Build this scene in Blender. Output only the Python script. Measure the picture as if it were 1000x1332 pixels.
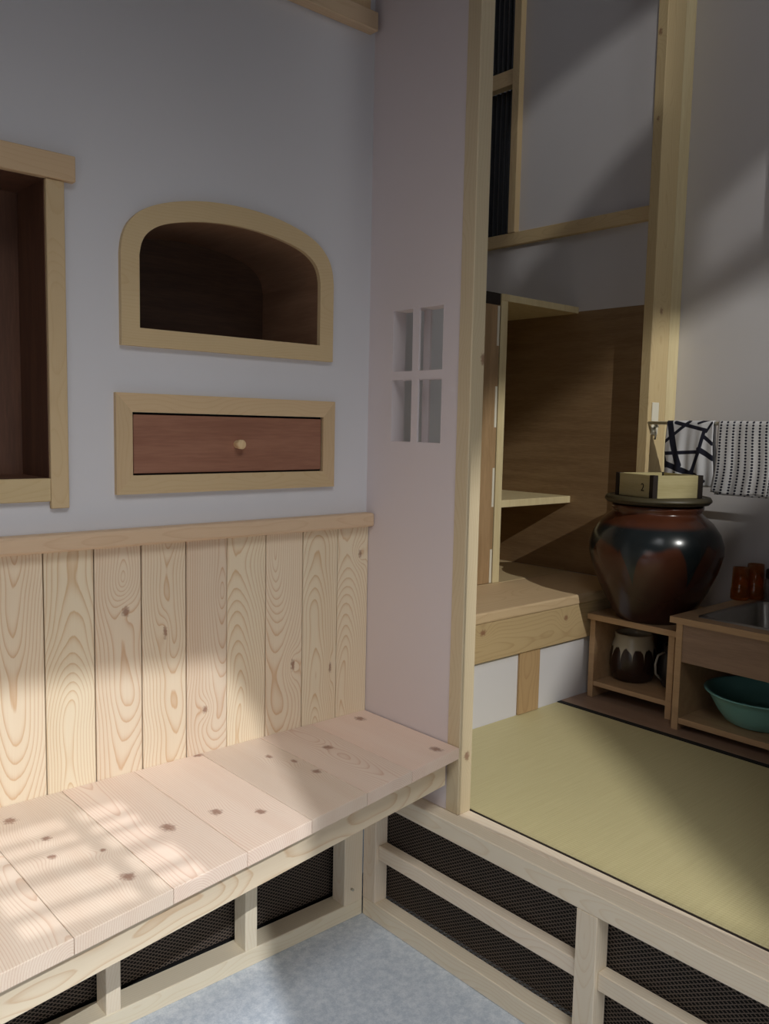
import bpy, bmesh, math, random
from mathutils import Vector, Matrix
random.seed(7)
for o in list(bpy.data.objects): bpy.data.objects.remove(o, do_unlink=True)
scn = bpy.context.scene
COL = scn.collection

# ------------------------------------------------------------------ camera
RT = Vector((0.7479, -0.6634, 0.0204)); FW = Vector((0.6618, 0.7429, -0.1001))
RT.normalize(); FW = (FW - RT * FW.dot(RT)).normalized(); UPV = RT.cross(FW)
cam_d = bpy.data.cameras.new('camera'); cam = bpy.data.objects.new('camera', cam_d); COL.objects.link(cam)
cam_d.sensor_fit = 'VERTICAL'; cam_d.sensor_height = 36.0; cam_d.sensor_width = 27.0
cam_d.lens = 36.0 * 1104.94 / 1332.0
cam_d.clip_start = 0.02
cam.matrix_world = Matrix(((RT.x, UPV.x, -FW.x, -1.4998), (RT.y, UPV.y, -FW.y, -1.7587), (RT.z, UPV.z, -FW.z, 1.3448), (0, 0, 0, 1)))
scn.camera = cam

# ------------------------------------------------------------------ light
scn.view_settings.view_transform = 'Standard'; scn.view_settings.look = 'None'
scn.view_settings.exposure = 0.0; scn.view_settings.gamma = 1.0
scn.view_settings.use_curve_mapping = False
w = bpy.data.worlds.new('world'); scn.world = w; w.use_nodes = True
w.node_tree.nodes['Background'].inputs[0].default_value = (0.62, 0.70, 0.82, 1)
w.node_tree.nodes['Background'].inputs[1].default_value = 0.1
def area(name, loc, direction, sx, sy, power, col):
    d = bpy.data.lights.new(name, 'AREA'); d.shape = 'RECTANGLE'; d.size = sx; d.size_y = sy; d.energy = power; d.color = col
    o = bpy.data.objects.new(name, d); COL.objects.link(o); o.location = loc
    o.rotation_euler = Vector(direction).to_track_quat('-Z', 'Z').to_euler(); return o
area('fill_light_front', (-1.2, -4.3, 0.95), (0.05, 1, -0.24), 2.2, 1.1, 4.9, (0.96, 0.98, 1.0)).data.spread = math.radians(85)  # unseen soft fill from behind the camera; no window is built here
area('fill_light_side', (-2.7, -1.5, 0.95), (1, 0.25, -0.22), 1.6, 0.9, 2.6, (0.98, 0.98, 1.0)).data.spread = math.radians(130)  # added fill for faces turned to this side; the wall has no window
area('overhead_fill', (-1.3, -2.0, 2.9), (0.16, 0.40, -0.9), 1.5, 1.0, 8.5, (0.98, 0.99, 1.0)).data.spread = math.radians(82)  # added unseen fill, tilted down to brighten bench and floor
area('inner_fill_light', (0.75, -2.9, 3.2), (0.12, 1, -0.02), 1.0, 0.6, 3.0, (0.97, 0.98, 1.0)).data.spread = math.radians(75)  # added unseen fill to brighten the upper far wall, not a window
KEY1 = Vector((-1.9, -3.9, 3.4)); KEY2 = Vector((0.16, -3.9, 3.5))
P_KEY1, P_KEY1B, P_KEY2 = 600, 620, 400

# ------------------------------------------------------------------ helpers
def lin(r, g, b):
    f = lambda c: (c / 255 / 12.92) if c / 255 <= 0.04045 else ((c / 255 + 0.055) / 1.055) ** 2.4
    return (f(r), f(g), f(b), 1)
def link(name, me, mat, parent=None, loc=None):
    o = bpy.data.objects.new(name, me); COL.objects.link(o)
    if mat: me.materials.append(mat)
    if loc is not None: o.location = loc
    if parent is not None: o.parent = parent
    return o
def thing(name, label, cat, group=None, loc=(0, 0, 0)):
    o = bpy.data.objects.new(name, None); COL.objects.link(o); o.empty_display_size = 0.05; o.location = loc
    tag(o, label, cat, group); return o
def tag(o, label, cat, group=None):
    o['label'] = label; o['category'] = cat
    if group: o['group'] = group
    return o
def struct(o, label=None):
    o['kind'] = 'structure'
    if label: o['label'] = label
    return o
def rel(parent, loc):
    return Vector(loc) - (parent.location if parent is not None else Vector())
def box(name, x, y, z, mat, parent=None, bev=0.0015, seg=1, rotz=0.0):
    sx, sy, sz = x[1] - x[0], y[1] - y[0], z[1] - z[0]
    bm = bmesh.new(); bmesh.ops.create_cube(bm, size=1)
    bmesh.ops.scale(bm, vec=(sx, sy, sz), verts=bm.verts)
    b = min(bev, min(sx, sy, sz) * 0.3)
    if b > 0: bmesh.ops.bevel(bm, geom=bm.edges[:], offset=b, segments=seg, affect='EDGES', profile=0.5)
    me = bpy.data.meshes.new(name); bm.to_mesh(me); bm.free()
    o = link(name, me, mat, parent, rel(parent, ((x[0] + x[1]) / 2, (y[0] + y[1]) / 2, (z[0] + z[1]) / 2)))
    o.rotation_euler.z = rotz
    return o
def prism(name, pts, d0, d1, axis, mat, parent=None, holes=(), bev=0.0):
    """pts: 2D outline; axis 'Y' -> (x,z) extruded along y, 'X' -> (y,z), 'Z' -> (x,y). origin at bbox centre"""
    cu = bpy.data.curves.new('t', 'CURVE'); cu.dimensions = '2D'; cu.fill_mode = 'BOTH'; cu.extrude = (d1 - d0) / 2
    if bev: cu.bevel_depth = bev; cu.bevel_resolution = 1; cu.offset = -bev; cu.extrude -= bev
    for loop in [pts] + list(holes):
        s = cu.splines.new('POLY'); s.points.add(len(loop) - 1); s.use_cyclic_u = True
        for i, p in enumerate(loop): s.points[i].co = (p[0], p[1], 0, 1)
    t = bpy.data.objects.new('t', cu); COL.objects.link(t)
    dg = bpy.context.evaluated_depsgraph_get(); dg.update()
    me = bpy.data.meshes.new_from_object(t.evaluated_get(dg)); me.name = name
    bpy.data.objects.remove(t); bpy.data.curves.remove(cu)
    me.materials.clear()
    xs = [p[0] for p in pts]; ys = [p[1] for p in pts]
    c = ((min(xs) + max(xs)) / 2, (min(ys) + max(ys)) / 2); dc = (d0 + d1) / 2
    for v in me.vertices:
        a, b, d = v.co.x - c[0], v.co.y - c[1], v.co.z
        v.co = {'Y': (a, d, b), 'X': (d, a, b), 'Z': (a, b, d)}[axis]
    loc = {'Y': (c[0], dc, c[1]), 'X': (dc, c[0], c[1]), 'Z': (c[0], c[1], dc)}[axis]
    bm = bmesh.new(); bm.from_mesh(me); bmesh.ops.remove_doubles(bm, verts=bm.verts, dist=1e-5); bmesh.ops.recalc_face_normals(bm, faces=bm.faces)
    for f in bm.faces: f.smooth = False
    bm.to_mesh(me); bm.free()
    return link(name, me, mat, parent, rel(parent, loc))
def lathe(name, prof, mat, parent=None, loc=(0, 0, 0), n=48):
    bm = bmesh.new(); rings = []
    for r, z in prof:
        rings.append([bm.verts.new((r * math.cos(2 * math.pi * i / n), r * math.sin(2 * math.pi * i / n), z)) for i in range(n)] if r > 1e-5 else [bm.verts.new((0, 0, z))])
    for A, B in zip(rings, rings[1:]):
        for i in range(n):
            j = (i + 1) % n
            q = [A[i % len(A)], A[j % len(A)], B[j % len(B)], B[i % len(B)]]
            u = []
            for v in q:
                if v not in u: u.append(v)
            if len(u) > 2: bm.faces.new(u)
    bmesh.ops.recalc_face_normals(bm, faces=bm.faces)
    for f in bm.faces: f.smooth = True
    me = bpy.data.meshes.new(name); bm.to_mesh(me); bm.free()
    return link(name, me, mat, parent, rel(parent, loc))
def tube(name, pts, r, mat, parent=None, n=10):
    bm = bmesh.new(); rings = []; P = [Vector(p) for p in pts]
    for i, p in enumerate(P):
        t = ((P[i + 1] if i + 1 < len(P) else p) - (P[i - 1] if i else p)).normalized()
        a = t.orthogonal().normalized() if i == 0 else (a - t * a.dot(t)).normalized()
        b = t.cross(a)
        rings.append([bm.verts.new(p + (a * math.cos(2 * math.pi * k / n) + b * math.sin(2 * math.pi * k / n)) * r) for k in range(n)])
    for A, B in zip(rings, rings[1:]):
        for k in range(n): bm.faces.new((A[k], A[(k + 1) % n], B[(k + 1) % n], B[k]))
    bm.faces.new(rings[0][::-1]); bm.faces.new(rings[-1])
    bmesh.ops.recalc_face_normals(bm, faces=bm.faces)
    for f in bm.faces: f.smooth = True
    me = bpy.data.meshes.new(name); bm.to_mesh(me); bm.free()
    return link(name, me, mat, parent, -parent.location if parent is not None else None)

# ------------------------------------------------------------------ materials
class NT:
    def __init__(s, name):
        s.m = bpy.data.materials.new(name); s.m.use_nodes = True; s.t = s.m.node_tree; s.n = s.t.nodes
        s.b = s.n['Principled BSDF']
    def new(s, k, **kw):
        x = s.n.new(k)
        for a, v in kw.items(): setattr(x, a, v)
        return x
    def put(s, sock, v):
        if hasattr(v, 'is_linked'): s.t.links.new(v, sock)
        elif v is not None: sock.default_value = v
    def math(s, op, a, b=None, c=None, clamp=False):
        x = s.new('ShaderNodeMath', operation=op, use_clamp=clamp)
        for i, v in enumerate((a, b, c)):
            if v is not None: s.put(x.inputs[i], v)
        return x.outputs[0]
    def vec(s, x, y, z):
        c = s.new('ShaderNodeCombineXYZ')
        for i, v in enumerate((x, y, z)): s.put(c.inputs[i], v)
        return c.outputs[0]
    def noise(s, v, scale, detail=2, rough=0.5):
        x = s.new('ShaderNodeTexNoise'); s.put(x.inputs['Vector'], v); x.inputs['Scale'].default_value = scale
        x.inputs['Detail'].default_value = detail; x.inputs['Roughness'].default_value = rough; return x.outputs[0]
    def mix(s, f, a, b, kind='MIX'):
        x = s.new('ShaderNodeMix', data_type='RGBA', blend_type=kind)
        s.put(x.inputs[0], f); s.put(x.inputs[6], a); s.put(x.inputs[7], b); return x.outputs[2]
    def ramp(s, f, lo, hi):
        x = s.new('ShaderNodeMapRange', interpolation_type='SMOOTHSTEP'); s.put(x.inputs[0], f)
        s.put(x.inputs[1], lo); s.put(x.inputs[2], hi); return x.outputs[0]
    def bump(s, h, strength, dist=0.001):
        x = s.new('ShaderNodeBump'); x.inputs['Strength'].default_value = strength; x.inputs['Distance'].default_value = dist
        s.put(x.inputs['Height'], h); s.put(s.b.inputs['Normal'], x.outputs[0])
    def col(s, c): s.put(s.b.inputs['Base Color'], c)
    def set(s, **kw):
        for k, v in kw.items(): s.b.inputs[k.replace('_', ' ')].default_value = v
def plain(name, c, rough=0.5, var=0.06, scale=30, metal=0.0, bump=0.0, bscale=300):
    s = NT(name); tc = s.new('ShaderNodeTexCoord').outputs['Object']
    n = s.noise(tc, scale, 4)
    dk = tuple(x * (1 - var * 2) for x in c[:3]) + (1,)
    s.col(s.mix(n, dk, tuple(min(1, x * (1 + var)) for x in c[:3]) + (1,)))
    s.set(Roughness=rough, Metallic=metal)
    if bump: s.bump(s.noise(tc, bscale, 3), bump)
    return s.m
def wood(name, along, a, b, light, dark, ring=0.009, k=0.10, strength=0.75, knots=(), rough=0.55, tint=0.12, wander=0.05, lw=5.0, fig=1.0, pith=0.035, aoff=0.07):
    """along / a / b: local axes 0..2 for grain, face width, depth"""
    s = NT(name); tc = s.new('ShaderNodeTexCoord').outputs['Object']; sp = s.new('ShaderNodeSeparateXYZ'); s.put(sp.inputs[0], tc)
    rnd = s.new('ShaderNodeObjectInfo').outputs['Random']
    L, A, B = sp.outputs[along], sp.outputs[a], sp.outputs[b]
    off = s.math('MULTIPLY', rnd, 37.0)
    r2 = s.math('FRACT', s.math('MULTIPLY', rnd, 7.31))
    lowv = s.vec(s.math('MULTIPLY', L, 2.2), off, s.math('MULTIPLY', A, 1.5))
    n1 = s.math('SUBTRACT', s.noise(lowv, 1.6, 1), 0.5)
    n2 = s.math('SUBTRACT', s.noise(s.vec(s.math('MULTIPLY', L, 3.0), s.math('ADD', off, 9.0), s.math('MULTIPLY', A, 2.5)), 1.2, 1), 0.5)
    ka = s.math('MULTIPLY', s.math('ADD', s.math('MULTIPLY', s.math('SUBTRACT', r2, 0.5), 1.0), s.math('SIGN', s.math('SUBTRACT', r2, 0.5))), k * 0.8)
    bb = s.math('ADD', s.math('ADD', s.math('MULTIPLY', L, ka), s.math('MULTIPLY', n2, wander * 1.6 * fig)), s.math('ADD', B, s.math('ADD', pith, s.math('MULTIPLY', rnd, pith * 0.6))))
    aa = s.math('ADD', A, s.math('ADD', s.math('MULTIPLY', s.math('SUBTRACT', rnd, 0.5), aoff), s.math('MULTIPLY', n1, wander)))
    rr = s.math('SQRT', s.math('ADD', s.math('MULTIPLY', aa, aa), s.math('MULTIPLY', bb, bb)))
    geo = s.new('ShaderNodeNewGeometry').outputs['Position']
    kmask = None; kcore = None
    for (kx, ky, kz, kr, kl) in knots:           # real knots: position, radius, lengthening along the grain
        sub = s.new('ShaderNodeVectorMath', operation='SUBTRACT'); s.put(sub.inputs[0], geo); sub.inputs[1].default_value = (kx, ky, kz)
        sc = [1.0, 1.0, 1.0]; sc[along] = 1.0 / kl
        mul = s.new('ShaderNodeVectorMath', operation='MULTIPLY'); s.put(mul.inputs[0], sub.outputs[0]); mul.inputs[1].default_value = sc
        ln = s.new('ShaderNodeVectorMath', operation='LENGTH'); s.put(ln.inputs[0], mul.outputs[0])
        d = s.math('DIVIDE', ln.outputs['Value'], kr)
        g = s.math('EXPONENT', s.math('MULTIPLY', s.math('MULTIPLY', d, d), -0.09))
        c = s.math('SUBTRACT', 1.0, s.ramp(s.math('ADD', d, s.math('MULTIPLY', s.math('SUBTRACT', s.noise(geo, 160.0, 2), 0.5), 1.6)), 0.35, 1.35))
        kmask = g if kmask is None else s.math('MAXIMUM', kmask, g)
        kcore = c if kcore is None else s.math('MAXIMUM', kcore, c)
    if kmask is not None: rr = s.math('ADD', rr, s.math('MULTIPLY', kmask, ring * 3.0))
    fine = s.vec(s.math('MULTIPLY', L, 4.0), s.math('ADD', s.math('MULTIPLY', A, 60.0), off), s.math('MULTIPLY', B, 60.0))
    nf = s.noise(fine, 1.0, 2)
    rr = s.math('ADD', rr, s.math('MULTIPLY', s.math('SUBTRACT', nf, 0.5), ring * 0.35))
    fr = s.math('FRACT', s.math('DIVIDE', rr, ring))
    late = s.math('POWER', fr, lw)
    late = s.math('MULTIPLY', late, s.ramp(s.math('SUBTRACT', 1.0, fr), 0.0, 0.10))
    late = s.math('MULTIPLY', late, 1.25, clamp=True)
    fib = s.noise(s.vec(s.math('MULTIPLY', L, 9.0), s.math('ADD', s.math('MULTIPLY', A, 420.0), off), s.math('MULTIPLY', B, 420.0)), 1.0, 2)
    f = s.math('MULTIPLY', late, strength)
    f = s.math('ADD', f, s.math('MULTIPLY', s.math('SUBTRACT', fib, 0.5), 0.28), clamp=True)
    f = s.math('ADD', f, s.math('MULTIPLY', s.math('SUBTRACT', s.noise(s.vec(s.math('MULTIPLY', L, 1.2), s.math('ADD', s.math('MULTIPLY', A, 14.0), off), B), 1.0, 2), 0.45), 0.45), clamp=True)
    c = s.mix(f, light, dark)
    hs = s.new('ShaderNodeHueSaturation'); s.put(hs.inputs['Color'], c)
    s.put(hs.inputs['Hue'], s.math('ADD', 0.5, s.math('MULTIPLY', s.math('SUBTRACT', r2, 0.5), 0.018)))
    s.put(hs.inputs['Value'], s.math('ADD', 1.0, s.math('MULTIPLY', s.math('SUBTRACT', rnd, 0.5), tint)))
    c = hs.outputs[0]
    if kcore is not None: c = s.mix(s.math('MULTIPLY', kcore, 0.72), c, lin(126, 78, 58))
    s.col(c); s.set(Roughness=rough); s.b.inputs['Specular IOR Level'].default_value = 0.3
    s.bump(s.math('ADD', s.math('MULTIPLY', fib, 0.5), late), 0.12, 0.0006)
    return s.m
def ply(name, c1, c2, along=2, a=1, rough=0.45):
    s = NT(name); tc = s.new('ShaderNodeTexCoord').outputs['Object']; sp = s.new('ShaderNodeSeparateXYZ'); s.put(sp.inputs[0], tc)
    o = [sp.outputs[0], sp.outputs[1], sp.outputs[2]]
    sc = [30.0, 30.0, 30.0]; sc[along] = 2.5
    v = s.vec(*[s.math('MULTIPLY', o[i], sc[i]) for i in range(3)])
    n = s.noise(v, 1.0, 4, 0.6); v2 = s.vec(*[s.math('MULTIPLY', o[i], sc[i] * 8) for i in range(3)])
    n = s.math('ADD', s.math('MULTIPLY', n, 0.75), s.math('MULTIPLY', s.noise(v2, 1.0, 2), 0.25))
    s.col(s.mix(s.ramp(n, 0.3, 0.72), c1, c2)); s.set(Roughness=rough); s.b.inputs['Specular IOR Level'].default_value = 0.35
    return s.m
PALE, PALED = lin(228, 211, 184), lin(198, 156, 112)
PINK, PINKD = lin(232, 212, 194), lin(196, 148, 118)
TAN, TAND = lin(208, 182, 142), lin(186, 150, 106)
HINO, HINOD = lin(236, 222, 198), lin(214, 186, 146)
def K(lst): return lst
plank_knots = [(-.700, -.012, .928, .0085, 1.5), (-.606, -.012, .868, .005, 3.0), (-.504, -.012, .665, .007, 1.4), (-.128, -.012, .70, .004, 4.0), (-.03, -.012, 1.0, .006, 1.6), (-.25, -.012, .73, .006, 2.5)]
seat_knots = [(-.977, -.085, .56, .012, 1.2), (-.948, -.20, .56, .009, 1.0), (-.965, -.275, .56, .009, 1.0), (-.885, -.31, .56, .006, 1.0), (-.89, -.425, .56, .014, 1.0),
              (-.752, -.305, .56, .013, 1.5), (-.527, -.018, .56, .011, 1.0), (-.645, -.305, .56, .012, 1.2), (-.575, -.36, .56, .010, 1.3), (-.40, -.13, .56, .008, 1.5),
              (-.37, -.19, .56, .007, 1.5), (-.365, -.27, .56, .011, 1.1), (-.255, -.17, .56, .012, 1.2), (-.06, -.06, .56, .014, 1.2), (-.055, -.345, .56, .013, 1.4)]
M = {}
M['plank'] = wood('plank_pine', 2, 0, 1, PALE, PALED, ring=0.0062, k=0.12, strength=0.85, knots=plank_knots, wander=0.05, pith=0.03)
M['seat'] = wood('seat_pine', 1, 0, 2, PINK, PINKD, ring=0.0045, k=0.05, strength=0.6, knots=seat_knots, wander=0.03, tint=0.2, pith=0.02, aoff=0.30)
M['beam_x'] = wood('pine_along_x', 0, 2, 1, PALE, PALED, ring=0.011, k=0.05, strength=0.65, wander=0.05)
M['cap_x'] = wood('cap_along_x', 0, 2, 1, lin(214, 186, 154), lin(188, 150, 116), ring=0.010, k=0.03, strength=0.35, wander=0.03)
M['pine_x'] = wood('hinoki_along_x', 0, 2, 1, HINO, HINOD, ring=0.007, k=0.03, strength=0.4)
M['pine_y'] = wood('hinoki_along_y', 1, 2, 0, HINO, HINOD, ring=0.007, k=0.03, strength=0.45)
M['pine_z'] = wood('hinoki_along_z', 2, 1, 0, HINO, HINOD, ring=0.007, k=0.03, strength=0.4,
                   knots=[(.02, -.374, .532, .010, 1.2), (.044, -.374, 1.51, .010, 1.5)])
M['postn_z'] = wood('near_post_along_z', 2, 1, 0, lin(216, 198, 164), lin(194, 168, 126), ring=0.007, k=0.03, strength=0.4,
                   knots=[(.025, -.374, .532, .010, 1.2), (.040, -.374, 1.51, .010, 1.5)])
M['tan_x'] = wood('tan_along_x', 0, 2, 1, TAN, TAND, ring=0.006, k=0.02, strength=0.3)
M['tan_z'] = wood('tan_along_z', 2, 0, 1, TAN, TAND, ring=0.006, k=0.02, strength=0.3)
M['tan_y'] = wood('tan_along_y', 1, 2, 0, lin(222, 196, 150), TAND, ring=0.006, k=0.02, strength=0.35)
M['post_z'] = wood('post_along_z', 2, 1, 0, lin(214, 190, 145), TAND, ring=0.008, k=0.03, strength=0.4,
                   knots=[(1.34, -.004, 2.77, .009, 1.4), (1.34, -.012, 2.47, .007, 1.3), (1.345, -.01, 1.46, .005, 1.2), (1.40, -.03, 1.79, .012, 1.2)])
M['deck_x'] = wood('alcove_board', 0, 1, 2, lin(206, 182, 142), lin(176, 146, 106), ring=0.012, k=0.06, strength=0.4)
M['alcove_x'] = wood('alcove_beam', 0, 2, 1, lin(190, 162, 124), lin(156, 122, 86), ring=0.012, k=0.06, strength=0.5,
                     knots=[(.495, 0.0, .70, .011, 1.3), (.93, 0.0, .69, .010, 1.2)])
M['stud_z'] = wood('alcove_stud', 2, 0, 1, lin(184, 154, 112), lin(148, 114, 76), ring=0.012, k=0.06, strength=0.5)
M['edge'] = ply('pale_board_edge', lin(226, 210, 166), lin(212, 192, 146), 2)
M['lauan'] = ply('lauan_plywood', lin(134, 106, 76), lin(158, 130, 96), 1)
M['lauan_z'] = ply('lauan_plywood_vertical', lin(156, 126, 90), lin(182, 150, 112), 2)
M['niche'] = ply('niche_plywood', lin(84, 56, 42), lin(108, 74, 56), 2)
M['nlining_lit'] = ply('arch_lining_lit', lin(128, 96, 74), lin(148, 114, 90), 1)  # lining coloured lighter than the back to imitate light fading inwards
M['niche_shaded'] = ply('arch_back_shaded', lin(62, 42, 30), lin(82, 58, 42), 0)  # back coloured darker for the shade deep in the niche
M['drawer'] = ply('drawer_plywood', lin(140, 96, 76), lin(160, 114, 92), 0)
M['cab'] = ply('cabinet_board', lin(138, 112, 94), lin(156, 128, 108), 1)
M['cab_edge'] = ply('cabinet_edge', lin(188, 154, 118), lin(172, 140, 106), 1)
M['wall'] = plain('white_wallpaper', lin(214, 212, 214), 0.9, 0.012, 4, bump=0.06, bscale=500)
M['wall2'] = plain('white_wallpaper_inner', lin(216, 213, 214), 0.9, 0.012, 4, bump=0.06, bscale=500)
M['wallp'] = plain('pinkish_white_wallpaper', lin(221, 210, 210), 0.9, 0.012, 4, bump=0.06, bscale=500)
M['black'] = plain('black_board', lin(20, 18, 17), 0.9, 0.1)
M['darkgap'] = plain('dark_brown_gap', lin(38, 26, 18), 0.8, 0.1)
M['meshmetal'] = plain('expanded_metal', lin(120, 106, 95), 0.55, 0.1, metal=0.3)
M['steel'] = plain('stainless_steel', lin(178, 176, 170), 0.32, 0.05, metal=0.9)
M['chrome'] = plain('brushed_chrome', lin(205, 202, 190), 0.3, 0.03, metal=0.85)
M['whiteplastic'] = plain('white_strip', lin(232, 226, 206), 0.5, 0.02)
s = NT('speckled_floor'); tc = s.new('ShaderNodeTexCoord').outputs['Object']
n = s.math('ADD', s.math('MULTIPLY', s.noise(tc, 55, 5, 0.65), 0.7), s.math('MULTIPLY', s.noise(tc, 260, 2), 0.3))
s.col(s.mix(s.ramp(n, 0.32, 0.7), lin(188, 199, 211), lin(226, 232, 239))); s.set(Roughness=0.75); s.bump(n, 0.08); M['floor'] = s.m
s = NT('tatami_rush'); tc = s.new('ShaderNodeTexCoord').outputs['Object']; sp = s.new('ShaderNodeSeparateXYZ'); s.put(sp.inputs[0], tc)
rib = s.math('SINE', s.math('MULTIPLY', sp.outputs[0], 2 * math.pi / 0.0085))
rush = s.math('SINE', s.math('ADD', s.math('MULTIPLY', sp.outputs[1], 2 * math.pi / 0.0042), s.math('MULTIPLY', rib, 0.8)))
nn = s.noise(s.vec(s.math('MULTIPLY', sp.outputs[0], 6), s.math('MULTIPLY', sp.outputs[1], 220), 0), 1.0, 2)
h = s.math('ADD', s.math('MULTIPLY', rib, 0.5), s.math('MULTIPLY', rush, 0.5))
c = s.mix(s.ramp(nn, 0.25, 0.75), lin(196, 184, 138), lin(203, 192, 146))
c = s.mix(s.math('MULTIPLY', s.ramp(h, -0.2, -0.9), 0.22), c, lin(140, 126, 74)); s.col(c); s.set(Roughness=0.6); s.bump(h, 0.35, 0.0008); M['tatami'] = s.m

# ------------------------------------------------------------------ room shell
ZT = 4.2
struct(box('floor', (-2.9, 1.75), (-4.8, 0.1), (-0.06, 0), M['floor'], bev=0))
struct(box('ceiling', (-2.9, 1.75), (-4.8, 1.3), (ZT, ZT + 0.06), M['wall'], bev=0))
AX = -0.418
arch_out = [(.285, 1.507), (.285, 1.70), (.281, 1.735), (.266, 1.768), (.233, 1.798), (.184, 1.819), (.12, 1.835), (.06, 1.8425), (0, 1.845)]
arch_in = [(.243, 1.546), (.243, 1.70), (.238, 1.728), (.222, 1.752), (.186, 1.774), (.12, 1.790), (.06, 1.798), (0, 1.8005)]
def archloop(h):
    P = [(AX + x, z) for x, z in h[1:]] + [(AX - x, z) for x, z in h[1:][::-1][1:]]
    for _ in range(2):          # corner cutting keeps the arch smooth
        Q = [P[0]]
        for (a, b), (c, d) in zip(P, P[1:]): Q += [(a * .75 + c * .25, b * .75 + d * .25), (a * .25 + c * .75, b * .25 + d * .75)]
        P = Q + [P[-1]]
    return [(AX + h[0][0], h[0][1])] + P + [(AX - h[0][0], h[0][1])]
def rect(a, b, c, d): return [(a, c), (b, c), (b, d), (a, d)]
wl = prism('wall_left', rect(-2.8, 0.0, 0.50, ZT), 0.0, 0.03, 'Y', M['wall'],
           holes=[rect(-1.366, -.852, 1.219, 1.826), archloop([(x + .012, z + (.01 if i else -.01)) for i, (x, z) in enumerate(arch_in)]), rect(-.690, -.150, 1.217, 1.375)])
struct(wl)
struct(box('dark_sheet_bench', (-2.8, 0.0), (0.045, 0.06), (0, 0.52), M['black'], bev=0), 'black sheet standing in for the dark void behind the bench mesh')  # black sheet put in for the unlit void behind the mesh
struct(box('wall_side', (-2.86, -2.8), (-4.8, 0.05), (0, ZT), M['wall'], bev=0))
struct(box('wall_front', (-2.86, 1.75), (-4.86, -4.8), (0, ZT), M['wall'], bev=0))
# partition with a four-light cut-out, built as two skins and linings
win = [(-.1685, -.0945), (-.276, -.192)]; wz = [(1.3065, 1.4655), (1.4870, 1.6420)]
holes = [rect(a, b, c, d) for a, b in win for c, d in wz]
part_root = bpy.data.objects.new('wall_partition', None); COL.objects.link(part_root); struct(part_root, 'narrow pinkish white partition with a four-light cut-out window')
prism('front_skin', rect(-.331, 0.0, 0.385, ZT), 0.0, 0.006, 'X', M['wallp'], part_root, holes=holes)
prism('rear_skin', rect(-.331, 0.0, 0.385, ZT), 0.039, 0.045, 'X', M['wallp'], part_root, holes=holes)
box('jamb_lining', (.006, .039), (-.0945, -.0865), (1.30, 1.65), M['wallp'], part_root, 0)
box('jamb_lining', (.006, .039), (-.284, -.276), (1.30, 1.65), M['wallp'], part_root, 0)
box('sill_lining', (.006, .039), (-.284, -.0865), (1.2985, 1.3065), M['wallp'], part_root, 0)
box('head_lining', (.006, .039), (-.284, -.0865), (1.642, 1.65), M['wallp'], part_root, 0)
box('core', (.006, .039), (-.331, 0.0), (1.655, ZT), M['wallp'], part_root, 0)
# inner room
struct(box('wall_return', (.045, .42), (.017, 1.15), (.385, ZT), M['wall2'], bev=0))
struct(box('wall_knee', (.42, 1.383), (.017, .035), (.30, .735), M['wall2'], bev=0))
struct(box('wall_closet_back', (.42, 1.40), (1.10, 1.16), (.70, ZT), M['wall2'], bev=0))
fw_hole = rect(.692, 1.06, 2.176, 3.30)
struct(prism('wall_far', rect(-.005, 1.16, 1.82, ZT), 1.383, 1.42, 'X', M['wall2'], holes=[fw_hole]))
struct(box('wall_far_lower', (1.40, 1.46), (-.02, 1.16), (.30, 1.82), M['wall2'], bev=0))
struct(box('wall_right', (1.535, 1.60), (-4.8, .02), (.0, ZT), M['wall2'], bev=0))

struct(box('wall_opening_side', (0.0, .045), (-4.8, -1.25), (0, ZT), M['wallp'], bev=0))

# ------------------------------------------------------------------ posts and beams
tag(box('wooden_post', (-.002, .0445), (-.374, -.331), (.384, ZT), M['postn_z'], bev=0.002), 'tall pale square post at the end of the pinkish partition, standing on the platform sill', 'post')
p = thing('corner_post', 'tan knotty corner post behind the towel rail', 'post', None, (1.36, -.01, .765))
box('main_post', (1.338, 1.383), (-.032, .008), (.765, ZT), M['post_z'], p, 0.002)
box('backing_board', (1.3835, 1.463), (-.028, -.005), (.69, ZT), M['post_z'], p, 0.001)
box('edge_trim', (1.4635, 1.5345), (-.029, -.005), (.765, ZT), M['edge'], p, 0.001)
tag(box('wooden_beam', (1.358, 1.383), (.008, 1.10), (2.124, 2.176), M['tan_y'], bev=0.0015), 'thin horizontal tan beam across the upper white wall', 'beam')
wn = bpy.data.objects.new('window_1', None); COL.objects.link(wn); struct(wn, 'tall dark ribbed window behind the pale post')
box('stile', (1.352, 1.384), (.655, .692), (2.176, 3.30), M['post_z'], wn, 0.0015)
for z in (2.787, 3.28): box('sash_bar', (1.356, 1.40), (.692, 1.06), (z, z + .063), M['tan_y'], wn, 0.0015)
glass = NT('dark_ribbed_glass'); glass.col(lin(34, 38, 44)); glass.set(Roughness=0.25); glass = glass.m
def ribs(name, y0, y1, z0, z1, x, pitch, amp):
    bm = bmesh.new(); n = int((y1 - y0) / pitch) * 10; prev = None
    for i in range(n + 1):
        y = y0 + (y1 - y0) * i / n; ph = ((y - y0) / pitch) % 1.0
        xx = x - amp * math.sqrt(max(0.0, 1 - (2 * ph - 1) ** 2))
        a, b = bm.verts.new((xx, y, z0)), bm.verts.new((xx, y, z1))
        if prev: bm.faces.new((prev[0], prev[1], b, a))
        prev = (a, b)
    me = bpy.data.meshes.new(name); bm.to_mesh(me); bm.free(); return link(name, me, glass, wn)
ribs('ribbed_pane', .692, 1.06, 2.176, 2.787, 1.408, .027, .010)
ribs('ribbed_pane', .692, 1.06, 2.85, 3.28, 1.408, .027, .010)
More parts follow.
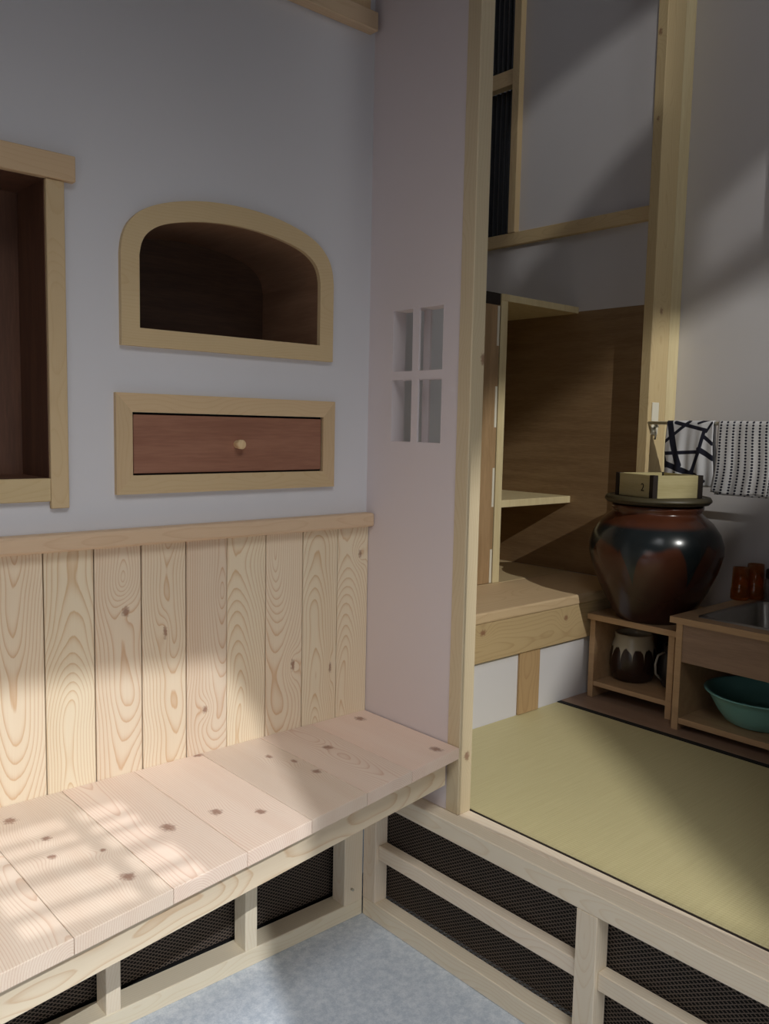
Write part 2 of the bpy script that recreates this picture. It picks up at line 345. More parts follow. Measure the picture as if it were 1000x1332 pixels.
# high window frame at the top of the left wall
w2 = bpy.data.objects.new('window_2', None); COL.objects.link(w2); struct(w2, 'wooden frame corner of a high window above the niche wall')
box('bottom_rail', (-1.3, -.016), (-.032, 0.0), (2.346, 2.392), M['cap_x'], w2, 0.002)
box('stile', (-.115, -.034), (-.022, 0.0), (2.392, ZT), M['tan_z'], w2, 0.0015)
box('pane', (-1.3, -.115), (-.008, 0.0), (2.392, ZT), glass, w2, 0)

# ------------------------------------------------------------------ wainscot
wa = thing('wainscot', 'vertical pale pine plank panelling behind the bench', 'paneling', None, (-.7, 0, .56))
jx = [-.001, -.107, -.221, -.334, -.444, -.553, -.663, -.771, -.878] + [-.878 - .108 * i for i in range(1, 9)]
for i, (b, a) in enumerate(zip(jx, jx[1:])):
    g = 0.0020 if i in (1, 2, 4, 5, 6, 7) else 0.0009
    box('plank', (a + g, b - g * .5), (-.012 - random.uniform(0, .0012), -.0025), (.53, 1.08), M['plank'], wa, 0.0012)
box('backing_board', (-1.74, -.001), (-.002, .0), (.53, 1.08), M['black'], wa, 0)  # black sheet added so the gaps between planks look deep and dark
box('cap_rail', (-1.75, -.001), (-.037, 0.0), (1.075, 1.112), M['cap_x'], wa, 0.006, 2)

# ------------------------------------------------------------------ bench
be = thing('bench', 'long pine plank bench with a deeper left end below the wainscot', 'bench', None, (-.7, -.2, 0))
MB = 0.161; fy = lambda x: -.374 + MB * x
bj = [-.004, -.192, -.349, -.517, -.685, -.848, -1.03, -1.195, -1.36, -1.525, -1.69]
for b, a in zip(bj, bj[1:]):
    g = 0.0006; a2, b2 = a + g, b - g
    prism('seat_plank', [(a2, fy(a2)), (b2, fy(b2)), (b2, -.0125), (a2, -.0125)], .531 - random.uniform(0, .0006), .56 - random.uniform(0, .0008), 'Z', M['seat'], be, bev=0.0012)
ang = math.atan(MB); La = 1.69 / math.cos(ang)
cx, cy = -.86, fy(-.86) + .030 + .0175
box('apron', (cx - La / 2, cx + La / 2 - .008), (cy - .0175, cy + .0175), (.458, .5305), M['beam_x'], be, 0.002, rotz=ang)
for xc, wd in ((-.076, .064), (-.404, .034), (-.761, .034), (-1.12, .034), (-1.48, .034)):
    box('leg', (xc - wd / 2, xc + wd / 2), (-.064, -.012), (.043, .531), M['pine_z'], be, 0.0015)
box('floor_rail', (-1.69, -.0445), (-.0655, -.001), (0.0, .044), M['pine_x'], be, 0.002)
tube('screw', [(-.083, -.064, .085), (-.083, -.072, .085)], .0035, M['chrome'], be, 8)
def diamond(name, w, h, mat, parent, fn, px=.0155, pz=.0092, t=.0010):
    """expanded-metal grid clipped to w x h; fn maps (u,v)->xyz"""
    vs, fs = [], []
    k = pz / px
    for sgn in (1, -1):
        n0, n1 = -int(h / pz) - 2, int(w / px) + int(h / pz) + 2
        for i in range(n0, n1):
            u0 = i * px
            # line v = sgn*k*(u-u0) (+h if sgn<0)
            base = 0 if sgn > 0 else h
            ua, ub = (u0, u0 + h / k)
            va, vb = (0, h) if sgn > 0 else (h, 0)
            if ub <= 0 or ua >= w: continue
            if ua < 0: va += sgn * k * (0 - ua); ua = 0
            if ub > w: vb -= sgn * k * (ub - w); ub = w
            if ub - ua < .003: continue
            nrm = math.hypot(1, k); nu, nv = -sgn * k / nrm * t, 1 / nrm * t
            q = len(vs); vs += [fn(ua - nu, va - nv), fn(ub - nu, vb - nv), fn(ub + nu, vb + nv), fn(ua + nu, va + nv)]; fs.append((q, q + 1, q + 2, q + 3))
    me = bpy.data.meshes.new(name); me.from_pydata(vs, [], fs); o = link(name, me, mat, parent, -parent.location); o['kind'] = 'stuff'; return o
diamond('mesh_panel', 1.65, .44, M['meshmetal'], be, lambda u, v: (-.045 - u, .004, .05 + v))

# ------------------------------------------------------------------ tatami platform
pf = thing('tatami_platform', 'raised platform frame of pale lumber with black mesh infill', 'platform', None, (0, -.8, 0))
YE = -1.249
box('top_beam', (-.044, -.0005), (YE, -.03), (.337, .385), M['pine_y'], pf, 0.002)
box('inner_sill', (.0012, .045), (-2.28, -.0), (.33, .3835), M['pine_y'], pf, 0.0015)
box('base_rail', (-.044, .0), (YE, -.066), (0, .051), M['pine_y'], pf, 0.002)
box('post', (-.044, .0), (-.1155, -.0655), (.051, .337), M['pine_z'], pf, 0.0015)
box('post', (-.044, .0), (-.815, -.763), (.051, .337), M['pine_z'], pf, 0.0015)
box('post', (-.044, .0), (-1.249, -1.20), (.051, .337), M['pine_z'], pf, 0.0015)
for a, b in ((-.763, -.1155), (-1.20, -.815)): box('middle_rail', (-.033, .0), (a, b), (.172, .213), M['pine_y'], pf, 0.002)
diamond('mesh_panel', 1.18, .30, M['meshmetal'], pf, lambda u, v: (.003, -.06 - u, .042 + v))
struct(box('dark_sheet_platform', (.07, .10), (-2.3, .0), (0.0, .34), M['black'], bev=0), 'black sheet standing in for the darkness under the platform')  # black sheet put in so the space behind the mesh looks unlit
tm = thing('tatami_mat', 'yellow-green woven rush mat with a black cloth edge', 'tatami mat', None, (.49, -.9, .345))
box('rush_surface', (.053, .918), (-2.25, .0165), (.345, .3855), M['tatami'], tm, 0.002)
box('cloth_border', (.9185, .941), (-2.25, .0165), (.345, .3868), M['black'], tm, 0.001)
box('cloth_border', (.0455, .0525), (-2.25, -.0005), (.345, .3835), M['darkgap'], tm, 0.001)
tag(box('floor_board', (.9415, 1.535), (-2.25, .0165), (.345, .387), M['cab'], bev=0.001), 'brown board strip between the tatami edge and the wall, under the cabinets', 'floorboard')

# ------------------------------------------------------------------ alcove step and cupboard
al = thing('alcove_step', 'raised wooden step with thick front beam below the open cupboard', 'step', None, (.9, .02, .385))
box('board', (.42, 1.383), (-.003, .326), (.7295, .7652), M['deck_x'], al, 0.006, 2)
box('board', (.95, 1.383), (.3265, 1.10), (.7295, .765), M['deck_x'], al, 0.001)
box('board', (.42, .9495), (.3265, 1.10), (.7295, .765), M['deck_x'], al, 0.001)
box('front_beam', (.42, 1.383), (.0, .0165), (.603, .729), M['alcove_x'], al, 0.0015)
box('stud', (.694, .801), (.007, .0165), (.387, .603), M['stud_z'], al, 0.001)
cu = thing('built_in_cupboard', 'tall plywood cupboard with an open right bay, one shelf and a closed left door', 'cupboard', None, (.95, .5, .765))
box('divider', (.912, .950), (.33, 1.09), (.7655, 1.812), M['edge'], cu, 0.001)
box('top_board', (.912, 1.383), (.33, 1.09), (1.812, 1.837), M['edge'], cu, 0.001)
box('shelf', (.9505, 1.383), (.333, .95), (1.049, 1.077), M['edge'], cu, 0.001)
box('side_panel', (1.3835, 1.3995), (.009, 1.09), (.7655, 1.8195), M['lauan'], cu, 0.0)
box('back_panel', (.42, 1.383), (1.091, 1.099), (.7655, 1.80), M['lauan'], cu, 0.0)
box('top_rail', (.42, .9115), (.334, 1.08), (1.795, 1.837), M['darkgap'], cu, 0.001)  # dark piece in place of the shaded gap above the door
dr = box('door', (.425, .906), (.330, .350), (.767, 1.793), M['lauan_z'], cu, 0.001)
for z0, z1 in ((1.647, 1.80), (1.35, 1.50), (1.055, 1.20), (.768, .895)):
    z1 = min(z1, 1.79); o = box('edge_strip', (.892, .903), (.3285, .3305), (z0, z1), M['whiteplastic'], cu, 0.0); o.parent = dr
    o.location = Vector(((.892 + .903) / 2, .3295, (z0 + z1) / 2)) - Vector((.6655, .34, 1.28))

# ------------------------------------------------------------------ niches and drawer in the left wall
ni = thing('display_niche', 'tall rectangular wall niche with dark lining and pale wood frame', 'niche', None, (-1.1, 0, 1.2))
box('top_rail', (-1.43, -.799), (-.018, 0), (1.8205, 1.871), M['tan_x'], ni, 0.0015)
box('side_rail', (-.857, -.820), (-.012, 0), (1.163, 1.82), M['tan_z'], ni, 0.0015)
box('side_rail', (-1.40, -1.363), (-.012, 0), (1.163, 1.82), M['tan_z'], ni, 0.0015)
box('bottom_rail', (-1.362, -.8575), (-.012, 0), (1.178, 1.2255), M['tan_x'], ni, 0.0015)
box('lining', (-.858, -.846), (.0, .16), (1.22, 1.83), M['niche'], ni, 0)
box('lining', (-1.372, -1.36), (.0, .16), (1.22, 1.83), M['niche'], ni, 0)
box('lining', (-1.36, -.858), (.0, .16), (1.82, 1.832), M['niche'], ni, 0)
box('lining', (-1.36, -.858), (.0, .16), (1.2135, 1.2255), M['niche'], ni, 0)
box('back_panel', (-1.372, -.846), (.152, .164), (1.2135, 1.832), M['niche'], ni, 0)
an = thing('arched_niche', 'arched wall niche with dark lining and pale wood frame above the drawer', 'niche', None, (AX, 0, 1.5))
prism('frame', archloop(arch_out), -.012, .0, 'Y', M['tan_x'], an, holes=[archloop(arch_in)])
prism('lining', archloop([(x + .012, z + (.01 if i else -.01)) for i, (x, z) in enumerate(arch_in)]), .0, .25, 'Y', M['nlining_lit'], an, holes=[archloop(arch_in)])
prism('back_panel', archloop([(x + .012, z + (.01 if i else -.01)) for i, (x, z) in enumerate(arch_in)]), .25, .26, 'Y', M['niche_shaded'], an)
wd = thing('wall_drawer', 'small reddish plywood drawer with round knob in a mitred pale frame', 'drawer', None, (-.42, 0, 1.19))
O, I = (-.717, -.123, 1.186, 1.406), (-.680, -.160, 1.227, 1.365)
prism('frame_rail', [(O[0], O[3]), (O[1], O[3]), (I[1], I[3]), (I[0], I[3])], -.012, 0, 'Y', M['tan_x'], wd)
prism('frame_rail', [(O[0], O[2]), (O[1], O[2]), (I[1], I[2]), (I[0], I[2])], -.012, 0, 'Y', M['tan_x'], wd)
prism('frame_stile', [(O[0], O[2]), (I[0], I[2]), (I[0], I[3]), (O[0], O[3])], -.012, 0, 'Y', M['tan_z'], wd)
prism('frame_stile', [(O[1], O[2]), (I[1], I[2]), (I[1], I[3]), (O[1], O[3])], -.012, 0, 'Y', M['tan_z'], wd)
df = box('drawer_front', (I[0] + .004, I[1] - .004), (-.007, .012), (I[2] + .004, I[3] - .005), M['drawer'], wd, 0.001)
box('drawer_box', (-.688, -.152), (.0125, .22), (1.2185, 1.3735), M['black'], wd, 0)
kb = lathe('knob', [(0, .024), (.0095, .024), (.011, .0225), (.011, .012), (.0095, .008), (.0095, 0)], M['tan_y'], wd, (-.4145, -.007, 1.2955), 24)
kb.rotation_euler.x = math.pi / 2
kb.parent = df; kb.location = Vector((-.4145, -.007, 1.2955)) - (df.location + wd.location)

# ------------------------------------------------------------------ kitchen cabinets
sc_ = thing('small_open_cabinet', 'small open wooden cabinet carrying the big jar', 'cabinet', None, (1.25, -.18, .387))
box('top', (1.05, 1.50), (-.362, -.004), (.672, .693), M['cab_edge'], sc_, 0.001)
box('side', (1.06, 1.50), (-.033, -.011), (.387, .672), M['cab_edge'], sc_, 0.001)
box('side', (1.06, 1.50), (-.343, -.320), (.387, .672), M['cab_edge'], sc_, 0.001)
box('shelf', (1.062, 1.49), (-.320, -.033), (.430, .447), M['cab_edge'], sc_, 0.001)
box('back', (1.488, 1.499), (-.343, -.011), (.40, .672), M['niche'], sc_, 0)
sk = thing('sink_cabinet', 'wooden sink counter with open shelf and stainless sink set into its top', 'cabinet', None, (1.25, -.75, .387))
prism('countertop', rect(.98, 1.535, -1.20, -.366), .737, .757, 'Z', M['cab_edge'], sk, holes=[rect(1.045, 1.455, -1.03, -.435)])
box('side', (.99, 1.53), (-.407, -.384), (.387, .737), M['cab_edge'], sk, 0.001)
box('side', (.99, 1.53), (-1.19, -1.167), (.387, .737), M['cab_edge'], sk, 0.001)
box('fascia', (.992, 1.010), (-1.167, -.407), (.612, .737), M['cab'], sk, 0.001)
box('shelf', (.992, 1.53), (-1.167, -.407), (.409, .428), M['cab_edge'], sk, 0.001)
box('back', (1.521, 1.53), (-1.167, -.407), (.39, .737), M['cab'], sk, 0)
# sink bowl, part of the counter
bm = bmesh.new()
def loop(x0, x1, y0, y1, z, r, n=5):
    out = []
    for cx_, cy_, a0 in ((x1 - r, y1 - r, 0), (x0 + r, y1 - r, 90), (x0 + r, y0 + r, 180), (x1 - r, y0 + r, 270)):
        for k in range(n + 1):
            a = math.radians(a0 + 90 * k / n); out.append(bm.verts.new((cx_ + r * math.cos(a), cy_ + r * math.sin(a), z)))
    return out
Ls = [loop(1.035, 1.465, -1.04, -.425, .757, .02), loop(1.037, 1.463, -1.038, -.427, .7605, .02), loop(1.052, 1.45, -1.022, -.442, .7605, .03), loop(1.056, 1.446, -1.018, -.446, .752, .03), loop(1.066, 1.436, -1.008, -.456, .635, .04), loop(1.10, 1.40, -.97, -.50, .618, .05)]
for A_, B_ in zip(Ls, Ls[1:]):
    for i in range(len(A_)): bm.faces.new((A_[i], A_[(i + 1) % len(A_)], B_[(i + 1) % len(A_)], B_[i]))
bm.faces.new(Ls[-1]); bmesh.ops.recalc_face_normals(bm, faces=bm.faces)
for f in bm.faces: f.smooth = True
me = bpy.data.meshes.new('sink_bowl'); bm.to_mesh(me); bm.free(); link('sink_bowl', me, M['steel'], sk, -sk.location)

# teal basin
s = NT('teal_enamel'); s.col(s.mix(s.noise(s.new('ShaderNodeTexCoord').outputs['Object'], 12, 3), lin(112, 168, 164), lin(128, 182, 176))); s.set(Roughness=0.3); M['teal'] = s.m
bs = thing('enamel_basin', 'teal enamel wash basin on the shelf under the sink', 'basin', None, (1.165, -.60, .428))
lathe('bowl', [(0, 0), (.10, 0), (.112, .006), (.135, .035), (.158, .075), (.168, .094), (.178, .097), (.179, .1), (.172, .101), (.164, .097), (.150, .068), (.128, .034), (.10, .012), (0, .010)], M['teal'], bs, (1.165, -.60, .428), 64)

# ------------------------------------------------------------------ big jar and what stands on it
s = NT('brown_drip_glaze'); tc = s.new('ShaderNodeTexCoord').outputs['Object']; sp = s.new('ShaderNodeSeparateXYZ'); s.put(sp.inputs[0], tc)
an_ = s.math('ARCTAN2', sp.outputs[1], sp.outputs[0])
lob = s.math('ABSOLUTE', s.math('SINE', s.math('ADD', s.math('MULTIPLY', an_, 3.5), 0.9)))
lob = s.math('MULTIPLY', s.math('POWER', s.math('SUBTRACT', 1.0, lob), 2.2), 0.13)
nz = s.math('MULTIPLY', s.math('SUBTRACT', s.noise(s.vec(s.math('MULTIPLY', an_, 1.6), 0, 0), 1.3, 2), 0.5), 0.09)
low = s.math('SUBTRACT', s.math('ADD', 0.275, nz), lob)
m1 = s.math('MULTIPLY', s.ramp(s.math('SUBTRACT', sp.outputs[2], low), -0.010, 0.012), s.math('SUBTRACT', 1.0, s.ramp(sp.outputs[2], 0.325, 0.345)))
base = s.mix(s.ramp(sp.outputs[2], 0.05, 0.34), lin(48, 24, 19), lin(88, 48, 30))
base = s.mix(s.math('MULTIPLY', s.noise(tc, 25, 4), 0.4), base, lin(46, 28, 23))
s.col(s.mix(m1, base, lin(30, 36, 38))); s.set(Roughness=0.22); M['jar'] = s.m
JX, JY, JZ = 1.17, -.189, .693
jar = thing('ceramic_jar', 'big round brown glazed jar with dark drips on the small cabinet', 'jar', None, (JX, JY, JZ))
prof = [(0, 0), (.116, 0), (.122, .006), (.140, .03), (.182, .11), (.210, .175), (.226, .235), (.226, .265), (.213, .305), (.187, .342), (.161, .364), (.149, .375), (.147, .381), (.153, .388), (.155, .40), (.144, .404), (.140, .39), (.155, .35), (.19, .30), (.20, .22), (.14, .06), (0, .03)]
lathe('body', prof, M['jar'], jar, (JX, JY, JZ), 72)
lidm = plain('dark_green_lid', lin(62, 54, 38), 0.45, 0.15, 12)
lid = thing('round_jar_lid', 'dark round wooden lid lying on the big jar', 'lid', None, (JX, JY, JZ + .404))
lathe('disc', [(0, 0), (.144, 0), (.170, .004), (.176, .012), (.174, .022), (.168, .026), (0, .028)], lidm, lid, (JX, JY, JZ + .404), 64)
lathe('rim_band', [(.168, .0235), (.178, .012), (.1785, .018), (.173, .0275), (.162, .0295), (.16, .026)], plain('lid_rim', lin(74, 66, 44), 0.5, 0.1), lid, (JX, JY, JZ + .404), 64)
mb = thing('square_wooden_box', 'pale square wooden box with black corner posts on the jar lid', 'box', None, (JX - .008, JY - .004, JZ + .431))
mw = ply('masu_wood', lin(196, 184, 138), lin(178, 164, 118), 0)
R_ = .118; zz0, zz1 = JZ + .431, JZ + .508
mb.rotation_euler.z = math.radians(27)
for i in range(4):
    a = math.radians(i * 90 + 222)
    def lb(nm, u, v, z, mt, r=0.001):
        o = box(nm, u, v, (z[0] - zz0, z[1] - zz0), mt, None, r); o.parent = mb
        c = Vector(o.location); o.location = Matrix.Rotation(a, 4, 'Z') @ c; o.rotation_euler.z = a; return o
    lb('side_board', (-.092, .092), (-.100, -.087), (zz0, zz1), mw)
    lb('corner_post', (.083, .103), (-.103, -.083), (zz0 - .0, zz1 + .001), M['darkgap'])
bo = box('bottom_board', (-.088, .088), (-.088, .088), (0.001, .013), mw, None, 0); bo.parent = mb; bo.rotation_euler.z = math.radians(222)
tx = bpy.data.curves.new('mark', 'FONT'); tx.body = '2'; tx.size = .038; tx.extrude = .0006; tx.align_x = 'CENTER'
to = bpy.data.objects.new('t', tx); COL.objects.link(to); dg = bpy.context.evaluated_depsgraph_get(); dg.update(); me = bpy.data.meshes.new_from_object(to.evaluated_get(dg)); bpy.data.objects.remove(to)
me.materials.clear(); mk = link('painted_mark', me, M['darkgap'], mb)
mk.matrix_local = Matrix.Rotation(math.radians(222), 4, 'Z') @ Matrix.Translation((0.045, -.1002, .022)) @ Matrix.Rotation(math.pi / 2, 4, 'X')

# jug and pot in the small cabinet
s = NT('dark_drip_jug'); tc = s.new('ShaderNodeTexCoord').outputs['Object']; sp = s.new('ShaderNodeSeparateXYZ'); s.put(sp.inputs[0], tc)
an_ = s.math('ARCTAN2', sp.outputs[1], sp.outputs[0])
lob = s.math('POWER', s.math('ABSOLUTE', s.math('SINE', s.math('MULTIPLY', an_, 6.0))), 0.25)
nz = s.math('MULTIPLY', s.math('SUBTRACT', s.noise(s.vec(s.math('MULTIPLY', an_, 3), 0, 0), 1.5, 1), 0.5), 0.03)
low = s.math('ADD', s.math('MULTIPLY', lob, 0.065), s.math('ADD', 0.06, nz))
s.col(s.mix(s.ramp(s.math('SUBTRACT', sp.outputs[2], low), -0.003, 0.003), lin(44, 28, 22), lin(176, 168, 150))); s.set(Roughness=0.25); M['jug'] = s.m
jg = thing('drip_glazed_jug', 'dark brown jug with cream drips inside the small cabinet', 'jug', None, (1.20, -.105, .447))
lathe('body', [(0, 0), (.062, 0), (.072, .008), (.082, .05), (.082, .09), (.073, .135), (.066, .155), (.068, .17), (.062, .172), (.058, .155), (.07, .09), (.06, .01), (0, .008)], M['jug'], jg, (1.20, -.105, .447), 48)
dp = thing('dark_pot', 'dark glazed pot with a pale handle beside the jug', 'pot', None, (1.24, -.255, .447))
lathe('body', [(0, 0), (.045, 0), (.055, .02), (.06, .06), (.055, .11), (.045, .135), (.047, .15), (.042, .15), (.04, .13), (.05, .06), (.04, .01), (0, .008)], plain('dark_glaze', lin(38, 32, 30), 0.3), dp, (1.24, -.255, .447), 40)
tube('handle', [(1.19, -.235, .575), (1.165, -.225, .565), (1.155, -.222, .535), (1.16, -.222, .50), (1.185, -.232, .475)], .004, plain('pale_handle', lin(150, 146, 138), 0.4), dp, 8)

# things behind the sink
def glassmat(name, c, rough=0.08):
    s = NT(name); s.col(c); s.set(Roughness=rough); s.b.inputs['Transmission Weight'].default_value = 0.75; s.b.inputs['IOR'].default_value = 1.4; return s.m
amber = glassmat('amber_glass', lin(228, 128, 52)); clear = glassmat('clear_glass', lin(200, 196, 192))
for x, y, h, lb in ((1.44, -.372, .115, 'amber glass tumbler beside the big jar, behind the sink'), (1.499, -.398, .125, 'taller amber glass tumbler next to the clear black-lidded jar')):
    t = thing('amber_tumbler', lb, 'tumbler', 'amber tumblers behind the sink', (x, y, .757))
    lathe('wall', [(0, 0), (.029, 0), (.0312, .006), (.0312, .03), (.029, .045), (.028, h), (.026, h), (.0265, .05), (.028, .032), (.028, .01), (0, .008)], amber, t, (x, y, .757), 32)
    lathe('contents', [(0, .010), (.0270, .011), (.0270, .03), (.024, .043), (0, .043)], plain('dark_fill', lin(48, 40, 24), 0.4), t, (x, y, .757), 32)
t = thing('glass_jar', 'small clear jar with a black lid behind the sink', 'jar', None, (1.500, -.466, .757))
lathe('glass', [(0, 0), (.028, 0), (.031, .006), (.031, .075), (.026, .085), (.024, .085), (.028, .075), (.028, .008), (0, .006)], clear, t, (1.500, -.466, .757), 28)
lathe('cap', [(0, .114), (.027, .114), (.029, .111), (.029, .084), (.024, .084), (0, .088)], M['black'], t, (1.500, -.466, .757), 28)

# ------------------------------------------------------------------ towel rail and towels
tr = thing('towel_rail', 'thin metal towel rail fixed to the corner post', 'rail', None, (1.345, -.4, 1.38))
tube('rod', [(1.345, -.022, 1.3785), (1.345, -1.05, 1.3785)], .0065, M['chrome'], tr, 12)
box('bracket_plate', (1.36, 1.405), (-.036, -.0325), (1.335, 1.455), M['whiteplastic'], tr, 0.002)
tube('bracket_arm', [(1.38, -.034, 1.365), (1.38, -.05, 1.366), (1.36, -.058, 1.368), (1.347, -.06, 1.372)], .005, M['chrome'], tr, 8)
tube('bracket_hook', [(1.382, -.036, 1.36), (1.378, -.044, 1.35), (1.372, -.047, 1.33), (1.376, -.043, 1.318)], .004, M['chrome'], tr, 8)
def towel(name, label, y0, y1, zf0, zf1, zb, mat, fold, ph):
    NU, NV = 44, 60; bm = bmesh.new(); uv = bm.loops.layers.uv.new('uv'); grid = []
    zr = 1.3785; r = .010
    for i in range(NU + 1):
        u = i / NU; row = []
        zf = zf0 + (zf1 - zf0) * u + .004 * math.sin(7 * u + ph)
        Lf, Lb = zr - zf, zr - zb; arc = math.pi * r; T = Lf + arc + Lb
        for j in range(NV + 1):
            q = T * j / NV
            if q < Lf: x, z = 1.345 - r, zf + q; hang = (Lf - q) / Lf
            elif q < Lf + arc: a = (q - Lf) / r; x, z = 1.345 - r * math.cos(a), zr + r * math.sin(a); hang = 0
            else: x, z = 1.345 + r, zr - (q - Lf - arc); hang = (q - Lf - arc) / Lb
            s_ = -1 if q < Lf else 1
            dx = fold * (math.sin(2 * math.pi * (2.3 * u + .1 * hang) + ph) * .6 + .4 * math.sin(2 * math.pi * 4.7 * u + 1.3 * ph + 2 * hang)) * (0.25 + .75 * hang)
            dx += .006 * hang * s_
            y = y0 + (y1 - y0) * u + (.006 * math.sin(5 * hang + ph)) * hang + (u - .5) * (-.016) * hang
            row.append((bm.verts.new((x + dx, y, z)), (u, (zr + r - z) / (zr + r - min(zf0, zf1)) if q < Lf + arc * .5 else -0.02 - hang)))
        grid.append(row)
    for i in range(NU):
        for j in range(NV):
            q4 = (grid[i][j], grid[i + 1][j], grid[i + 1][j + 1], grid[i][j + 1])
            f = bm.faces.new([v for v, _ in q4]); f.smooth = True
            for lp, (_, t_) in zip(f.loops, q4): lp[uv].uv = t_
    me = bpy.data.meshes.new(name); bm.to_mesh(me); bm.free()
    o = link(name, me, mat); md = o.modifiers.new('thickness', 'SOLIDIFY'); md.thickness = .0022
    return tag(o, label, 'towel')
s = NT('navy_line_cloth'); uvn = s.new('ShaderNodeUVMap'); sp = s.new('ShaderNodeSeparateXYZ'); s.put(sp.inputs[0], uvn.outputs[0])
U, V = s.math('MULTIPLY', sp.outputs[0], .445), s.math('MULTIPLY', sp.outputs[1], .60)
segs = [(25, 0, 132, 405, 24), (0, 195, 225, 5, 11), (90, 20, 375, 85, 13), (305, 25, 400, -8, 8), (0, 305, 325, 280, 13), (0, 395, 290, 500, 21), (365, 85, 325, 270, 12),
        (325, 270, 255, 460, 13), (255, 460, 185, 570, 16), (365, 145, 440, 205, 13), (325, 258, 445, 335, 19), (-10, 540, 105, 480, 7), (80, 565, 140, 525, 14), (295, 600, 360, 540, 11), (-5, 330, 15, 420, 12), (380, 100, 430, 20, 8)]
acc = None
for x1, y1_, x2, y2, wd_ in segs:
    wd_ *= 1.2
    x1, y1_, x2, y2, wd_ = [v / 1000 for v in (x1, y1_, x2, y2, wd_)]
    dx, dy = x2 - x1, y2 - y1_; L2 = dx * dx + dy * dy
    px, py = s.math('SUBTRACT', U, x1), s.math('SUBTRACT', V, y1_)
    t = s.math('DIVIDE', s.math('ADD', s.math('MULTIPLY', px, dx), s.math('MULTIPLY', py, dy)), L2, clamp=True)
    ex, ey = s.math('SUBTRACT', px, s.math('MULTIPLY', t, dx)), s.math('SUBTRACT', py, s.math('MULTIPLY', t, dy))
    d = s.math('SUBTRACT', s.math('SQRT', s.math('ADD', s.math('MULTIPLY', ex, ex), s.math('MULTIPLY', ey, ey))), wd_)
    acc = d if acc is None else s.math('MINIMUM', acc, d)
s.col(s.mix(s.ramp(acc, -0.001, 0.003), lin(26, 27, 44), lin(222, 222, 224))); s.set(Roughness=0.9); M['t1'] = s.m
s = NT('dotted_cloth'); uvn = s.new('ShaderNodeUVMap'); sp = s.new('ShaderNodeSeparateXYZ'); s.put(sp.inputs[0], uvn.outputs[0])
cu_ = s.math('SUBTRACT', s.math('FRACT', s.math('MULTIPLY', sp.outputs[0], 8.0)), 0.5); cv = s.math('SUBTRACT', s.math('FRACT', s.math('MULTIPLY', sp.outputs[1], 25.0)), 0.5)
du, dv = s.math('MULTIPLY', cu_, 2.0), cv
d = s.math('SQRT', s.math('ADD', s.math('MULTIPLY', du, du), s.math('MULTIPLY', dv, dv)))
s.col(s.mix(s.ramp(d, 0.32, 0.42), lin(38, 38, 54), lin(222, 220, 220))); s.set(Roughness=0.9); M['t2'] = s.m
towel('hand_towel', 'white hand towel with crossing navy lines hanging next to the post', -.113, -.291, 1.166, 1.152, 1.19, M['t1'], .006, .6)
towel('hand_towel', 'white hand towel with rows of small dark dots on the rail', -.309, -.489, 1.137, 1.134, 1.13, M['t2'], .0035, 2.1)

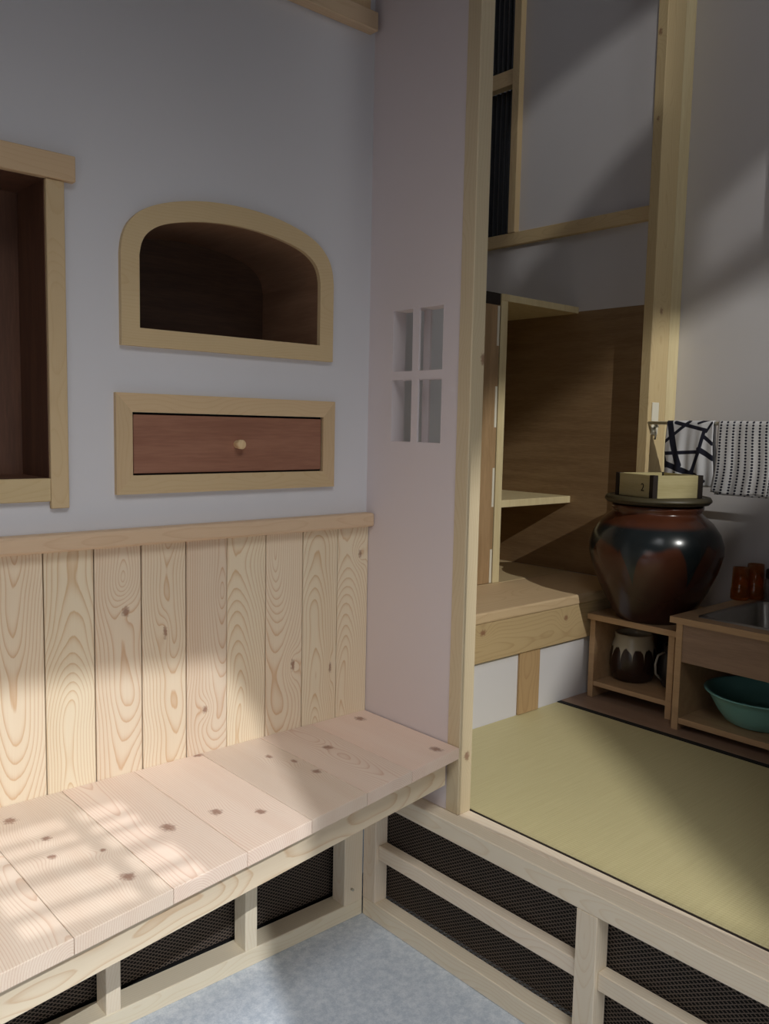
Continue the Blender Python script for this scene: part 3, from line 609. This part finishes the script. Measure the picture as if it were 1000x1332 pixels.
# ------------------------------------------------------------------ unseen spotlights with added plates cut to the wanted light patches
steelb = plain('mask_black', lin(24, 24, 25), 0.6)
def spotlight(label, P, polys, power, radius, col, dist=.35):
    allp = [Vector(q) for poly in polys for q in poly]
    ax = sum(((q - P).normalized() for q in allp), Vector()).normalized()
    rt = ax.cross(Vector((0, 0, 1))).normalized(); up = rt.cross(ax)
    def pj(q):
        d = Vector(q) - P; t = dist / d.dot(ax); return ((d * t).dot(rt), (d * t).dot(up))
    loops = [[pj(q) for q in poly] for poly in polys]
    r = max(math.hypot(*p_) for l in loops for p_ in l) + .04
    root = thing('unseen_spotlight', label, 'spotlight', None, P)
    n = 40; circ = [(r * math.cos(2 * math.pi * i / n), r * math.sin(2 * math.pi * i / n)) for i in range(n)]
    o = prism('light_mask', circ, 0, .0004, 'Z', steelb, None, holes=loops)  # added plate; holes projected from the surfaces meant to be lit
    me = o.data
    for v in me.vertices: v.co = rt * v.co.x + up * v.co.y + ax * (v.co.z + dist)
    o.location = (0, 0, 0); o.parent = root
    bm = bmesh.new(); A = [bm.verts.new(rt * x + up * y + ax * dist) for x, y in circ]; B = [bm.verts.new(rt * x + up * y - ax * .06) for x, y in circ]
    for i in range(n): bm.faces.new((A[i], A[(i + 1) % n], B[(i + 1) % n], B[i]))
    bm.faces.new(B); me = bpy.data.meshes.new('mask_housing'); bm.to_mesh(me); bm.free(); link('mask_housing', me, steelb, root)  # added can that keeps the light to the plate holes
    ld = bpy.data.lights.new('unseen_spot', 'SPOT'); ld.energy = power; ld.shadow_soft_size = radius; ld.color = col
    ld.spot_size = 2 * math.atan2(r - .01, dist); ld.spot_blend = 0.0
    lo = bpy.data.objects.new('unseen_spot', ld); COL.objects.link(lo); lo.parent = root; lo.rotation_euler = ax.to_track_quat('-Z', 'Y').to_euler()
spotlight('unseen spotlight with an added mask shaping the light patch on the bench', KEY1,
          [[(-.347, -.0, .60), (-.347, -.052, .56), (-.453, -.293, 0), (-.62, -.85, 0), (-1.5, -.95, 0), (-1.75, 0, .5), (-1.7, 0, .80), (-.80, 0, .79), (-.46, 0, .77)]], P_KEY1, .0022, (0.95, 0.97, 1.0))
cells = []
for x0, x1 in ((-1.09, -.90), (-.87, -.775)):
    for y0, y1 in ((-.185, -.135), (-.245, -.207), (-.318, -.268), (-.425, -.362), (-.50, -.455)):
        cells.append([(x0, y0, .56), (x1, y0, .56), (x1, y1, .56), (x0, y1, .56)])
spotlight('added unseen spotlight with a mask shaping striped light on the bench end', KEY1 + Vector((-.45, -.3, .1)), cells, P_KEY1B, .0007, (0.97, 0.98, 1.0))
spotlight('unseen spotlight with an added mask shaping the lit area in the tatami room', KEY2,
          [[(.05, -1.15, .385), (.125, -1.093, .385), (.40, -.698, .385), (.612, -.424, .385), (.86, -.063, .385), (1.33, -.14, 1.12), (1.33, -.50, 1.10), (1.535, -.68, 1.45), (1.535, -.70, 1.75), (1.535, -.40, 1.92), (1.535, -.10, 1.78), (1.383, .05, 1.70), (1.383, .35, 1.46), (.9, .33, 1.47), (-.03, -.374, 1.2)]], P_KEY2, .006, (1.0, 0.99, 0.94))
spotlight('added unseen spotlight with a mask shaping light bands on the far wall of the tatami room', Vector((-1.5, -2.15, 3.75)),
          [[(1.383, .70, 2.62), (1.383, .52, 2.72), (1.383, .35, 2.79), (1.383, .10, 2.87), (1.383, -.03, 2.90), (1.383, -.03, 2.52), (1.383, .25, 2.33), (1.383, .55, 2.05), (1.383, .70, 1.95)],
           [(1.535, -.10, 2.14), (1.535, -.50, 2.44), (1.535, -.80, 2.60), (1.535, -.80, 2.36), (1.535, -.45, 2.12), (1.535, -.10, 1.92)]], 70, .005, (1.0, 0.98, 0.95))
